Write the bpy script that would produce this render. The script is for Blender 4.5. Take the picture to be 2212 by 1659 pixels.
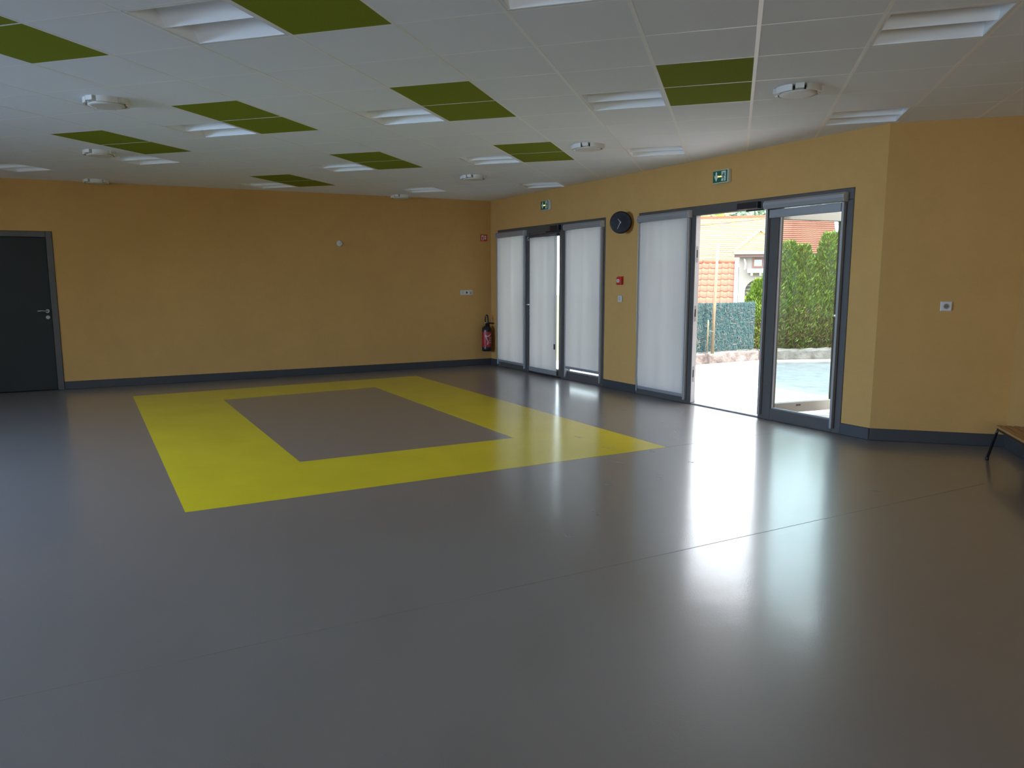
import bpy, math, random
from mathutils import Vector, Matrix
R = math.radians
sc = bpy.context.scene
for o in list(bpy.data.objects): bpy.data.objects.remove(o)
COL = sc.collection
random.seed(5)

# ------------------------------------------------------------------ camera, sky, sun, daylight, exposure
H = 2.751                                             # ceiling height
cam = bpy.data.cameras.new('camera'); cam_ob = bpy.data.objects.new('camera', cam); COL.objects.link(cam_ob)
cr, cu, cf = Vector((0.955663, 0.294437, -0.00393)), Vector((-0.038988, 0.139751, 0.989419)), Vector((-0.291871, 0.945397, -0.145035))
cam_ob.matrix_world = Matrix(((cr.x, cu.x, -cf.x, -0.070), (cr.y, cu.y, -cf.y, -5.0765), (cr.z, cu.z, -cf.z, 1.4433), (0, 0, 0, 1)))
cam.sensor_fit = 'HORIZONTAL'; cam.sensor_width = 36; cam.lens = 1665.2 * 36 / 2212
cam.shift_x = 37.45 / 2212; cam.shift_y = 19.19 / 2212; cam.clip_start = .05; cam.clip_end = 400
sc.camera = cam_ob

world = bpy.data.worlds.new('sky'); sc.world = world; world.use_nodes = True
wn = world.node_tree
bg = wn.nodes['Background']; bg.inputs[0].default_value = (.89, .94, 1.0, 1); bg.inputs[1].default_value = 2.0     # bright veil of white cloud

sun = bpy.data.lights.new('sun', 'SUN'); sun.energy = 2.2; sun.angle = R(3); sun.color = (1, .95, .86)
sun_ob = bpy.data.objects.new('sun', sun); COL.objects.link(sun_ob)
sun_ob.rotation_euler = Vector((-.735 * math.cos(R(60)), .678 * math.cos(R(60)), -math.sin(R(60)))).to_track_quat('-Z', 'Y').to_euler()

vs = sc.view_settings
sc.display_settings.display_device = 'sRGB'
vs.view_transform = 'Standard'; vs.look = 'None'; vs.gamma = 1; vs.use_curve_mapping = False
vs.exposure = 1.75
sc.cycles.max_bounces = 14; sc.cycles.diffuse_bounces = 8; sc.cycles.glossy_bounces = 5; sc.cycles.transparent_max_bounces = 24
sc.cycles.use_denoising = True; sc.cycles.sample_clamp_indirect = 6
sc.cycles.caustics_reflective = False; sc.cycles.caustics_refractive = False

# ------------------------------------------------------------------ room frame: three wall systems
BC = Vector((-4.031, 7.570, 0)); RC = Vector((1.146, 2.447, 0))
DW = (RC - BC); LW = DW.length; DW /= LW; NW = Vector((-DW.y, DW.x, 0))          # glazed wall: along, outward
DB = Vector((-1, -.97, 0)).normalized(); NB = Vector((DB.y, -DB.x, 0))           # back wall: leftwards, outward
ANG_W = math.atan2(DW.y, DW.x); ANG_B = math.atan2(-DB.y, -DB.x)
XR = 2.215                                                                        # right wall
BL = BC + DB * 11.0
LF = BL + DW * 9.6                                                                # left wall ends here
YREAR = LF.y
POLY = [BC, RC, Vector((XR, RC.y, 0)), Vector((XR, YREAR, 0)), LF, BL]
def W(s, n, z): return BC + DW * s + NW * n + Vector((0, 0, z))
def B(s, n, z): return BC + DB * s + NB * n + Vector((0, 0, z))

def window_fill(name, centre, normal, w, h, energy, color, spread=180):
    l = bpy.data.lights.new(name, 'AREA'); l.spread = R(spread); l.shape = 'RECTANGLE'; l.size = w; l.size_y = h; l.energy = energy; l.color = color
    o = bpy.data.objects.new(name, l); COL.objects.link(o); o.location = centre
    o.rotation_euler = normal.to_track_quat('-Z', 'Z').to_euler(); return o
NL = -NW                                                                          # outward normal of the left wall
window_fill('left_window_fill', BL + DW * 5.6 + NL * .7 + Vector((0, 0, 1.75)), -NL + Vector((0, 0, -.75)), 5.6, 1.7, 380, (.41, .61, 1), 105)       # added area lamp, strengthens the blue skylight of the inferred left window
window_fill('rear_fill', Vector((.3, YREAR - .5, 1.25)), Vector((0, 1, .55)), 2.4, 1.1, 34, (1, .97, .98))                            # added fill lamp, tilted up to brighten ceiling and walls from behind

# ------------------------------------------------------------------ helpers
class MB:
    def __init__(s): s.v = []; s.f = []; s.sm = []
    def add(s, vs, fs, smooth=False):
        k = len(s.v); s.v += [tuple(v) for v in vs]; s.f += [tuple(i + k for i in f) for f in fs]; s.sm += [smooth] * len(fs); return s
    def box(s, x0, x1, y0, y1, z0, z1, M=None):
        vs = [Vector((x, y, z)) for x in (x0, x1) for y in (y0, y1) for z in (z0, z1)]
        if M: vs = [M @ v for v in vs]
        return s.add(vs, [(0, 1, 3, 2), (4, 6, 7, 5), (0, 4, 5, 1), (2, 3, 7, 6), (0, 2, 6, 4), (1, 5, 7, 3)])
    def cbox(s, x0, x1, y0, y1, z0, z1, c=.004):
        # box with chamfered front/back rims (cheap soft edge)
        c = min(c, (x1 - x0) / 3, (z1 - z0) / 3, (y1 - y0) / 2.5)
        rings = []
        for y, k in ((y0, c), (y0 + c, 0), (y1 - c, 0), (y1, c)):
            rings.append([(x0 + k, y, z0 + k), (x1 - k, y, z0 + k), (x1 - k, y, z1 - k), (x0 + k, y, z1 - k)])
        vs = [p for r in rings for p in r]; fs = [(0, 1, 2, 3), (15, 14, 13, 12)]
        for i in range(3):
            for j in range(4):
                a = 4 * i + j; b = 4 * i + (j + 1) % 4; fs.append((a, a + 4, b + 4, b))
        return s.add(vs, fs)
    def lathe(s, prof, n=24, axis='z', M=None, cap=True):
        vs = []; fs = []
        for (r, h) in prof:
            for i in range(n):
                a = 2 * math.pi * i / n; x, y = r * math.cos(a), r * math.sin(a)
                v = Vector((x, y, h)) if axis == 'z' else Vector((x, h, y)) if axis == 'y' else Vector((h, x, y))
                vs.append(M @ v if M else v)
        for k in range(len(prof) - 1):
            for i in range(n):
                a = k * n + i; b = k * n + (i + 1) % n; fs.append((a, b, b + n, a + n))
        s.add(vs, fs, True)
        if cap:
            base = len(s.v) - len(vs)
            s.f.append(tuple(base + i for i in reversed(range(n)))); s.sm.append(False)
            s.f.append(tuple(base + (len(prof) - 1) * n + i for i in range(n))); s.sm.append(False)
        return s
    def tube(s, pts, r, n=8, closed=False):
        pts = [Vector(p) for p in pts]; vs = []; fs = []; m = len(pts)
        for k, p in enumerate(pts):
            a = pts[k - 1] if (k or closed) else p; b = pts[(k + 1) % m] if (k < m - 1 or closed) else p
            t = (b - a).normalized(); u = t.orthogonal().normalized()
            ref = Vector((0, 0, 1)) if abs(t.z) < .95 else Vector((1, 0, 0))
            u = t.cross(ref).normalized(); w = t.cross(u)
            rr = r[k] if isinstance(r, (list, tuple)) else r
            for i in range(n):
                q = 2 * math.pi * i / n; vs.append(p + u * math.cos(q) * rr + w * math.sin(q) * rr)
        for k in range(m if closed else m - 1):
            for i in range(n):
                a = k * n + i; b = k * n + (i + 1) % n; k2 = ((k + 1) % m) * n
                fs.append((a, b, k2 + (i + 1) % n, k2 + i))
        if not closed: fs += [tuple(reversed(range(n))), tuple((m - 1) * n + i for i in range(n))]
        return s.add(vs, fs, True)
    def prism(s, poly, d0, d1, fn):
        # poly: list of (u,v); fn(u,v,d) -> point
        n = len(poly); vs = [fn(u, v, d0) for u, v in poly] + [fn(u, v, d1) for u, v in poly]
        fs = [tuple(range(n)), tuple(reversed(range(n, 2 * n)))] + [(i, i + n, (i + 1) % n + n, (i + 1) % n) for i in range(n)]
        return s.add(vs, fs)
    def mesh(s, name, mat):
        me = bpy.data.meshes.new(name); me.from_pydata(s.v, [], s.f); me.materials.append(mat)
        me.polygons.foreach_set('use_smooth', s.sm); me.update(); return me
    def build(s, name, mat, parent=None, bevel=0, fix=True):
        me = s.mesh(name, mat)
        if fix:
            import bmesh
            bm = bmesh.new(); bm.from_mesh(me); bmesh.ops.recalc_face_normals(bm, faces=bm.faces); bm.to_mesh(me); bm.free()
        o = link(name, me, parent)
        if bevel:
            m = o.modifiers.new('bevel', 'BEVEL'); m.width = bevel; m.segments = 2; m.limit_method = 'ANGLE'
        return o
def link(name, data, parent=None, loc=None, rot=None):
    o = bpy.data.objects.new(name, data); COL.objects.link(o)
    if parent: o.parent = parent
    if loc is not None: o.location = loc
    if rot is not None: o.rotation_euler = rot
    return o
def thing(name, label, cat, loc=(0, 0, 0), rz=0, group=None):
    o = link(name, None, None, loc, (0, 0, rz)); o.empty_display_size = .1
    o['label'] = label; o['category'] = cat
    if group: o['group'] = group
    return o
def tag(o, label, cat, group=None, kind=None):
    o['label'] = label; o['category'] = cat
    if group: o['group'] = group
    if kind: o['kind'] = kind
    return o
def struct(o, label, cat='structure'):
    o['kind'] = 'structure'; o['label'] = label; o['category'] = cat; return o
def stuff(o): o['kind'] = 'stuff'; return o
def copy_tree(o, parent=None):
    c = o.copy(); COL.objects.link(c)
    if parent: c.parent = parent
    for ch in list(o.children): copy_tree(ch, c)
    return c

# ------------------------------------------------------------------ materials
def mat(name, col, rough=.5, metal=0, spec=.5, noise=None, bump=None, emit=None, coat=0):
    """noise=(scale, amount[, stretch]) varies the colour; bump=(scale, strength, distance)"""
    m = bpy.data.materials.new(name); m.use_nodes = True; nt = m.node_tree; p = nt.nodes['Principled BSDF']
    p.inputs['Base Color'].default_value = (*col, 1); p.inputs['Roughness'].default_value = rough
    p.inputs['Metallic'].default_value = metal; p.inputs['Specular IOR Level'].default_value = spec
    p.inputs['Coat Weight'].default_value = coat
    tc = nt.nodes.new('ShaderNodeTexCoord')
    if noise:
        mp = nt.nodes.new('ShaderNodeMapping'); nt.links.new(tc.outputs['Object'], mp.inputs[0])
        if len(noise) > 2: mp.inputs['Scale'].default_value = noise[2]
        n = nt.nodes.new('ShaderNodeTexNoise'); n.inputs['Scale'].default_value = noise[0]; n.inputs['Detail'].default_value = 5
        nt.links.new(mp.outputs[0], n.inputs['Vector'])
        r = nt.nodes.new('ShaderNodeValToRGB'); a = noise[1]
        r.color_ramp.elements[0].position = .3; r.color_ramp.elements[1].position = .7
        r.color_ramp.elements[0].color = (*[max(0, c * (1 - a)) for c in col], 1); r.color_ramp.elements[1].color = (*[min(1, c * (1 + a)) for c in col], 1)
        nt.links.new(n.outputs['Fac'], r.inputs[0]); nt.links.new(r.outputs[0], p.inputs['Base Color'])
    if bump:
        n2 = nt.nodes.new('ShaderNodeTexNoise'); n2.inputs['Scale'].default_value = bump[0]; n2.inputs['Detail'].default_value = 3
        nt.links.new(tc.outputs['Object'], n2.inputs['Vector'])
        b = nt.nodes.new('ShaderNodeBump'); b.inputs['Strength'].default_value = bump[1]; b.inputs['Distance'].default_value = bump[2]
        nt.links.new(n2.outputs['Fac'], b.inputs['Height']); nt.links.new(b.outputs[0], p.inputs['Normal'])
    if emit:
        p.inputs['Emission Color'].default_value = (*emit[0], 1); p.inputs['Emission Strength'].default_value = emit[1]
    return m
M_wall = mat('ochre_wall', (.55, .305, .092), .8, spec=.25, noise=(1.1, .06), bump=(420, .35, .002))
for n_ in M_wall.node_tree.nodes:                      # fine woven grain of the wall covering
    if n_.type == 'TEX_NOISE' and n_.inputs['Scale'].default_value < 2: n_.inputs['Detail'].default_value = 12; n_.inputs['Roughness'].default_value = .82
    if n_.type == 'VALTORGB': n_.color_ramp.elements[0].color = (.50, .282, .090, 1); n_.color_ramp.elements[1].color = (.59, .335, .108, 1)
M_tile = mat('white_tile', (.85, .875, .925), .9, spec=.2, bump=(500, .15, .001))
M_green = mat('green_tile', (.215, .25, .016), .9, spec=.15, noise=(140, .12), bump=(500, .3, .001))
M_bar = mat('white_grid_bar', (.92, .92, .92), .35)
M_slab = mat('slab', (.5, .5, .5), .9)
M_frame = mat('anthracite_frame', (.078, .068, .062), .48, noise=(6, .06))
M_skirt = mat('dark_skirting', (.040, .041, .044), .5)
M_door = mat('dark_door_laminate', (.020, .021, .0205), .6, spec=.3, noise=(3, .08))
M_alu = mat('grey_aluminium', (.33, .33, .34), .4, metal=.4)
M_alu2 = mat('pale_aluminium', (.55, .56, .58), .35, metal=.3)
M_steel = mat('brushed_steel', (.5, .5, .5), .3, metal=1)
M_dsteel = mat('dull_steel', (.3, .3, .29), .4, metal=.8)
M_black = mat('black_plastic', (.012, .011, .013), .4)
M_clock = mat('clock_black', (.010, .006, .007), .3, spec=.25)
M_white = mat('white_plastic', (.62, .60, .56), .4)
M_white2 = mat('off_white_plastic', (.5, .47, .42), .45)
M_hand = mat('pale_hand', (.5, .46, .42), .4)
M_red = mat('red_plastic', (.55, .02, .015), .4)
M_label_red = mat('red_label', (.36, .012, .018), .4)
M_exting = mat('extinguisher_dark', (.012, .010, .011), .3)
M_rubber = mat('rubber', (.012, .012, .012), .6)
M_signgreen = mat('sign_green', (.006, .115, .05), .4)
M_signwhite = mat('sign_white', (.62, .68, .62), .4)
M_lens = mat('amber_indicator', (.8, .4, .05), .4, emit=((1, .5, .08), 1.4))
M_yellow = mat('yellow_lino', (.66, .50, .016), .19, spec=.35, noise=(2, .05))
M_wood = mat('bench_wood', (.36, .19, .07), .5, noise=(9, .22, (14, 1, 14)))
M_lamp = mat('lamp_white', (.87, .89, .92), .55)
M_vent = mat('vent_white', (.66, .63, .58), .45)
M_vent_in = mat('vent_dark', (.06, .045, .035), .6)

def lino():
    m = mat('grey_lino', (.175, .158, .148), .3, spec=.9, coat=.7); m.node_tree.nodes['Principled BSDF'].inputs['Coat Roughness'].default_value = .14; nt = m.node_tree; p = nt.nodes['Principled BSDF']
    tc = nt.nodes.new('ShaderNodeTexCoord')
    def nz(scale, detail, lo, hi, a, b):
        n = nt.nodes.new('ShaderNodeTexNoise'); n.inputs['Scale'].default_value = scale; n.inputs['Detail'].default_value = detail
        nt.links.new(tc.outputs['Object'], n.inputs['Vector'])
        mr = nt.nodes.new('ShaderNodeMapRange'); mr.inputs[1].default_value = lo; mr.inputs[2].default_value = hi; mr.inputs[3].default_value = a; mr.inputs[4].default_value = b
        nt.links.new(n.outputs['Fac'], mr.inputs[0]); return mr.outputs[0], n.outputs['Fac']
    v, _ = nz(1.3, 3, .3, .7, .97, 1.03)
    mx = nt.nodes.new('ShaderNodeVectorMath'); mx.operation = 'SCALE'; mx.inputs[0].default_value = (.172, .147, .138); nt.links.new(v, mx.inputs['Scale'])
    nt.links.new(mx.outputs[0], p.inputs['Base Color'])
    p.inputs['Roughness'].default_value = .36
    _, f1 = nz(130, 2, 0, 1, 0, 1); _, f2 = nz(5, 1, 0, 1, 0, 1)
    b1 = nt.nodes.new('ShaderNodeBump'); b1.inputs['Strength'].default_value = .14; b1.inputs['Distance'].default_value = .002; nt.links.new(f1, b1.inputs['Height'])
    b2 = nt.nodes.new('ShaderNodeBump'); b2.inputs['Strength'].default_value = .05; b2.inputs['Distance'].default_value = .01; nt.links.new(f2, b2.inputs['Height']); nt.links.new(b1.outputs[0], b2.inputs['Normal'])
    nt.links.new(b2.outputs[0], p.inputs['Normal']); nt.links.new(b2.outputs[0], p.inputs['Coat Normal']); return m
M_lino = lino()
M_weld = mat('weld_seam', (.21, .185, .17), .4)
def dust():
    m = mat('dusty_print', (.42, .40, .39), .5, spec=.5); nt = m.node_tree; p = nt.nodes['Principled BSDF']
    tc = nt.nodes.new('ShaderNodeTexCoord'); n = nt.nodes.new('ShaderNodeTexNoise'); n.inputs['Scale'].default_value = 38; n.inputs['Detail'].default_value = 4
    nt.links.new(tc.outputs['Object'], n.inputs['Vector'])
    r = nt.nodes.new('ShaderNodeMapRange'); r.inputs[1].default_value = .46; r.inputs[2].default_value = .68; r.inputs[3].default_value = 0; r.inputs[4].default_value = .55
    nt.links.new(n.outputs['Fac'], r.inputs[0]); nt.links.new(r.outputs[0], p.inputs['Alpha']); return m
M_dust = dust()

def glass(name, tint, boost):
    m = bpy.data.materials.new(name); m.use_nodes = True; nt = m.node_tree; nt.nodes.remove(nt.nodes['Principled BSDF'])
    t = nt.nodes.new('ShaderNodeBsdfTransparent'); t.inputs[0].default_value = (*tint, 1)
    g = nt.nodes.new('ShaderNodeBsdfGlossy'); g.inputs['Roughness'].default_value = .0
    lw_ = nt.nodes.new('ShaderNodeLayerWeight'); lw_.inputs[0].default_value = .5                 # Schlick reflectance, same on both faces
    pw = nt.nodes.new('ShaderNodeMath'); pw.operation = 'POWER'; pw.inputs[1].default_value = 5; nt.links.new(lw_.outputs['Facing'], pw.inputs[0])
    mu = nt.nodes.new('ShaderNodeMath'); mu.operation = 'MULTIPLY_ADD'; mu.inputs[1].default_value = .93; mu.inputs[2].default_value = .04 + boost; mu.use_clamp = True
    nt.links.new(pw.outputs[0], mu.inputs[0])
    mx = nt.nodes.new('ShaderNodeMixShader'); nt.links.new(mu.outputs[0], mx.inputs[0]); nt.links.new(t.outputs[0], mx.inputs[1]); nt.links.new(g.outputs[0], mx.inputs[2])
    nt.links.new(mx.outputs[0], nt.nodes['Material Output'].inputs[0]); return m
M_glass = glass('window_glass', (.865, .925, .93), .02)

def fabric():
    m = bpy.data.materials.new('screen_fabric'); m.use_nodes = True; nt = m.node_tree; nt.nodes.remove(nt.nodes['Principled BSDF'])
    d = nt.nodes.new('ShaderNodeBsdfDiffuse'); d.inputs[0].default_value = (.60, .57, .54, 1)
    t = nt.nodes.new('ShaderNodeBsdfTranslucent'); t.inputs[0].default_value = (.26, .228, .212, 1)
    tr = nt.nodes.new('ShaderNodeBsdfTransparent')
    m1 = nt.nodes.new('ShaderNodeMixShader'); m1.inputs[0].default_value = .42; nt.links.new(d.outputs[0], m1.inputs[1]); nt.links.new(t.outputs[0], m1.inputs[2])
    m2 = nt.nodes.new('ShaderNodeMixShader'); m2.inputs[0].default_value = .006; nt.links.new(m1.outputs[0], m2.inputs[1]); nt.links.new(tr.outputs[0], m2.inputs[2])
    tc = nt.nodes.new('ShaderNodeTexCoord'); mp = nt.nodes.new('ShaderNodeMapping'); mp.inputs['Scale'].default_value = (1, 1, .06)
    n = nt.nodes.new('ShaderNodeTexNoise'); n.inputs['Scale'].default_value = 14; nt.links.new(tc.outputs['Object'], mp.inputs[0]); nt.links.new(mp.outputs[0], n.inputs['Vector'])
    cr_ = nt.nodes.new('ShaderNodeValToRGB'); cr_.color_ramp.elements[0].position = .35; cr_.color_ramp.elements[1].position = .65       # soft vertical light bands through the blind, put into the fabric colour
    cr_.color_ramp.elements[0].color = (.232, .204, .190, 1); cr_.color_ramp.elements[1].color = (.285, .252, .234, 1)
    n3 = nt.nodes.new('ShaderNodeTexNoise'); n3.inputs['Scale'].default_value = 7; nt.links.new(mp.outputs[0], n3.inputs['Vector']); nt.links.new(n3.outputs['Fac'], cr_.inputs[0]); nt.links.new(cr_.outputs[0], t.inputs[0])
    b = nt.nodes.new('ShaderNodeBump'); b.inputs['Strength'].default_value = .1; b.inputs['Distance'].default_value = .01; nt.links.new(n.outputs['Fac'], b.inputs['Height'])
    nt.links.new(b.outputs[0], d.inputs['Normal']); nt.links.new(b.outputs[0], t.inputs['Normal'])
    nt.links.new(m2.outputs[0], nt.nodes['Material Output'].inputs[0]); return m
M_fabric = fabric()

# ------------------------------------------------------------------ floor
fb = MB()
def flat_slab(mb, poly, z0, z1): mb.prism([(p.x, p.y) for p in poly], z0, z1, lambda u, v, d: (u, v, d)); return mb
exp = [BC - DB * .2 + NW * .2 + Vector((0, 0, 0)), RC + NW * .22 + Vector((.06, 0, 0)), Vector((XR + .2, RC.y + .2, 0)), Vector((XR + .2, YREAR - .2, 0)), LF - NW * .2 + Vector((0, -.1, 0)), BL - NW * .2 + DB * .2]
floor = struct(flat_slab(fb, exp, -.03, 0).build('floor', M_lino), 'glossy grey-brown linoleum floor of the hall')
def floor_poly(name, pts, m, z=.0006):
    mb = MB(); mb.prism(pts, .0001, z, lambda u, v, d: (u, v, d)); return mb.build(name, m, floor)
YO = [(-7.312, 2.815), (-3.324, -1.161), (-.578, 1.626), (-4.646, 5.718)]
YI = [(-6.0, 2.866), (-3.355, .247), (-1.96, 1.641), (-4.70, 4.40)]
mb = MB(); v = [(*p, .0008) for p in YO] + [(*p, .0008) for p in YI] + [(*p, .0001) for p in YO] + [(*p, .0001) for p in YI]; f = []
for i in range(4):
    j = (i + 1) % 4; f += [(i, j, j + 4, i + 4), (i, i + 8, j + 8, j), (i + 4, j + 4, j + 12, i + 12)]
mb.add(v, f); yb = mb.build('yellow_border', M_yellow, floor); yb['label'] = 'yellow square border inlaid in the grey floor'
def seam(a, b, w=.004):
    a, b = Vector((*a, 0)), Vector((*b, 0)); t = (b - a).normalized(); n = Vector((-t.y, t.x, 0)) * w / 2
    floor_poly('weld_seam', [(p.x, p.y) for p in (a - n, b - n, b + n, a + n)], M_weld, .0007)
sd = Vector((.70, .714, 0)).normalized()
for off in (0, 2.03, -2.03, -4.06):
    p0 = Vector((-.578, 1.626, 0)) + DW * off
    if off == 0: a, b = p0, p0 + sd * 1.5
    elif off > 0: a, b = p0 - sd * 7, p0 + sd * 1.15
    else: continue
    seam((a.x, a.y), (b.x, b.y))
# dusty footprints near the open door (outline of a sole and a heel)
def footprint(x, y, a, k=1.0):
    mb = MB(); ca, sa = math.cos(a), math.sin(a)
    for cx, rx, ry in ((0, .055, .034), (.085, .022, .024)):
        pts = [(x + k * ((cx + rx * math.cos(q)) * ca - ry * math.sin(q) * sa), y + k * ((cx + rx * math.cos(q)) * sa + ry * math.sin(q) * ca)) for q in [i * math.pi / 6 for i in range(12)]]
        mb.prism(pts, .0001, .0010, lambda u, v, d: (u, v, d))
    mb.build('dusty_footprint', M_dust, floor)
for x, y, a, k in [(-1.03, 1.44, 2.75, 0.85), (-0.9, 0.96, 2.74, 0.9), (-0.54, 0.56, 1.67, 0.85), (-0.87, 0.25, 1.7, 0.75), (-1.37, 1.83, 2.6, 0.7), (-1.35, 3.1, 2.48, 0.7), (-1.19, 3.45, 2.4, 0.75), (-0.68, 1.42, 1.97, 0.6), (-0.65, 3.73, 2.33, 0.7), (-0.57, 3.47, 2.33, 0.7), (-0.68, 2.75, 2.3, 0.7), (-0.54, 2.34, 1.79, 0.75), (-0.52, 2.01, 2.12, 0.75), (-0.55, 3.15, 2.07, 0.6), (-0.92, -0.92, 2.47, 0.6), (0.91, 0.61, 2.79, 0.6), (-0.32, 1.1, 2.74, 0.5), (-0.83, -0.46, 2.25, 0.5)]: footprint(x, y, a, k)

# ------------------------------------------------------------------ walls
TH = .25; HT = H + .30
def wall_boxes(name, ang, org, x0, x1, holes, label, y0=0, y1=TH):
    """local x along the wall, y outward; holes = [(xa, xb, za, zb)]"""
    mb = MB(); xs = x0
    for xa, xb, za, zb in sorted(holes):
        mb.box(xs, xa, y0, y1, -.03, HT)
        if za > 0: mb.box(xa, xb, y0, y1, -.03, za)
        mb.box(xa, xb, y0, y1, zb, HT); xs = xb
    mb.box(xs, x1, y0, y1, -.03, HT)
    o = mb.build(name, M_wall); o.location = org; o.rotation_euler = (0, 0, ang); return struct(o, label)
F1 = (.255, 3.247, 2.255); F2 = (3.937, 6.982, 2.255)
wall_glazed = wall_boxes('wall_glazed', ANG_W, BC, -.0, LW, [(F1[0], F1[1], 0, F1[2]), (F2[0], F2[1], 0, F2[2])], 'ochre wall with the two glazed door units')
DOOR = (6.455, 7.53, 2.097)
wall_back = wall_boxes('wall_back', ANG_B, BC, -11.25, .25, [(-DOOR[1], -DOOR[0], 0, DOOR[2])], 'long ochre back wall with the dark door')
wall_return = wall_boxes('wall_return', 0, RC, 0, XR - RC.x + .25, [], 'short ochre wall right of the open door')
wall_right = wall_boxes('wall_right', R(-90), Vector((XR, RC.y, 0)), 0, RC.y - YREAR + .25, [], 'ochre wall behind the bench at the right edge')
wall_rear = wall_boxes('wall_rear', R(180), Vector((XR, YREAR, 0)), 0, XR - LF.x + .05, [(.6, 3.2, .95, 2.0)], 'rear wall behind the viewer')
ANG_L = math.atan2(-DW.y, -DW.x)
wall_left = wall_boxes('wall_left', ANG_L, LF, -.05, 9.6, [(1.4, 7.8, .95, 2.45)], 'left wall with the daylight window')

# baseboards (0.11 m high, 15 mm thick)
def skirt(name, ang, org, segs, label):
    root = None
    for x0, x1 in segs:
        mb = MB(); mb.cbox(x0, x1, -.016, -.0005, 0, .108, .004)
        o = mb.build(name, M_skirt, root)
        if root is None:
            o.location = org; o.rotation_euler = (0, 0, ang); struct(o, label); root = o
skirt('baseboard_back', ANG_B, BC, [(-DOOR[0], 0), (-11, -DOOR[1])], 'dark grey baseboard along the back wall')
skirt('baseboard_glazed', ANG_W, BC, [(0, F1[0]), (F1[1], F2[0]), (F2[1], LW)], 'dark grey baseboard along the glazed wall')
skirt('baseboard_return', 0, RC, [(0, XR - RC.x)], 'dark grey baseboard of the short right wall')
skirt('baseboard_right', R(-90), Vector((XR, RC.y, 0)), [(0, 6)], 'dark grey baseboard behind the bench')

# ------------------------------------------------------------------ ceiling: slab, tiles, grid bars
cb = MB(); flat_slab(cb, exp, H + .16, H + .30)
ceiling = struct(cb.build('ceiling', M_slab), 'suspended tile ceiling with white and green tiles')
def clip(poly, a, b, c):                               # keep a*x+b*y <= c
    out = []
    for i in range(len(poly)):
        p, q = poly[i], poly[(i + 1) % len(poly)]; dp, dq = a * p[0] + b * p[1] - c, a * q[0] + b * q[1] - c
        if dp <= 0: out.append(p)
        if (dp < 0 < dq) or (dq < 0 < dp):
            t = dp / (dp - dq); out.append((p[0] + t * (q[0] - p[0]), p[1] + t * (q[1] - p[1])))
    return out
PXY = [(p.x, p.y) for p in POLY]
def area(p): return abs(sum(p[i][0] * p[(i + 1) % len(p)][1] - p[(i + 1) % len(p)][0] * p[i][1] for i in range(len(p)))) / 2
LIGHTS = {(-5, -3): 'big recessed ceiling light left of the nearest dark green ceiling panel', (-2, -3): 'recessed ceiling light cut by the top edge, middle of the photo',
          (1, -1): 'recessed ceiling light at the far top right corner of the photo', (1, 3): 'recessed ceiling light just above the right corner of the glazed wall',
          (-2, 1): 'recessed ceiling light touching the left side of the rightmost green pair', (-5, 1): 'recessed ceiling light left of the second green pair from the right in the near row',
          (-8, 1): 'recessed ceiling light left of the third green pair from the right', (-11, 3): 'recessed ceiling light beside the dark-shadowed round vent at far left',
          (-14, 3): 'recessed ceiling light cut off by the left edge above the dark door', (-2, 5): 'recessed ceiling light above the wall clock, right of a vent',
          (-5, 5): 'recessed ceiling light left of the bright green pair in the middle', (-8, 5): 'recessed ceiling light left of the middle green pair over the back wall',
          (-11, 7): 'recessed ceiling light left of the farthest small green pair', (-5, 9): 'recessed ceiling light right above the small exit sign by the corner',
          (-8, 9): 'recessed ceiling light nearest the far corner, beside the farthest vent'}
GREEN = {(-1, 0), (-1, 1), (-4, 0), (-4, 1), (-7, 0), (-7, 1), (-10, 1), (-10, 2), (-4, 4), (-4, 5), (-7, 4), (-7, 5), (-10, 6), (-10, 7), (-4, -3), (-4, -4), (-7, -3), (-7, -4), (-1, -4)}
T = .6; g = .0035
full = MB(); full.box(g, T - g, g, T - g, 0, .015)
me_w, me_g = full.mesh('ceiling_tile', M_tile), full.mesh('green_tile', M_green)
ZT = H + .0007
for c in range(-21, 5):
    for r in range(-14, 15):
        if (c, r) in LIGHTS: continue
        poly = [(max(-99, x), y) for x, y in PXY]
        for a, b, k in ((-1, 0, -(c * T + g)), (1, 0, (c + 1) * T - g), (0, -1, -(r * T + g)), (0, 1, (r + 1) * T - g)): poly = clip(poly, a, b, k)
        if len(poly) < 3 or area(poly) < .004: continue
        gr = (c, r) in GREEN; nm = 'green_tile' if gr else 'ceiling_tile'
        if area(poly) > (T - 2 * g) ** 2 - 1e-4: o = link(nm, me_g if gr else me_w, ceiling, (c * T, r * T, ZT))
        else: mb = MB(); mb.prism([(x, y) for x, y in poly], ZT, ZT + .015, lambda u, v, d: (u, v, d)); o = mb.build(nm, M_green if gr else M_tile, ceiling)
        if gr: o['label'] = 'lime green acoustic ceiling tile'
def spans(axis, k):
    """intervals of the line x=k (axis 0) or y=k (axis 1) inside the room"""
    hit = []
    for i in range(len(PXY)):
        p, q = PXY[i], PXY[(i + 1) % len(PXY)]
        if (p[axis] - k) * (q[axis] - k) < 0:
            t = (k - p[axis]) / (q[axis] - p[axis]); hit.append(p[1 - axis] + t * (q[1 - axis] - p[1 - axis]))
    hit.sort(); return [(hit[i], hit[i + 1]) for i in range(0, len(hit) - 1, 2)]
for c in range(-20, 5):
    for a, b in spans(0, c * T):
        mb = MB(); mb.box(c * T - .011, c * T + .011, a, b, H, H + .0006); mb.build('grid_bar', M_bar, ceiling)
for r in range(-14, 15):
    for a, b in spans(1, r * T):
        mb = MB(); mb.box(a, b, r * T - .0065, r * T + .0065, H + .0002, H + .0006); mb.build('grid_bar', M_bar, ceiling)

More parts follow.
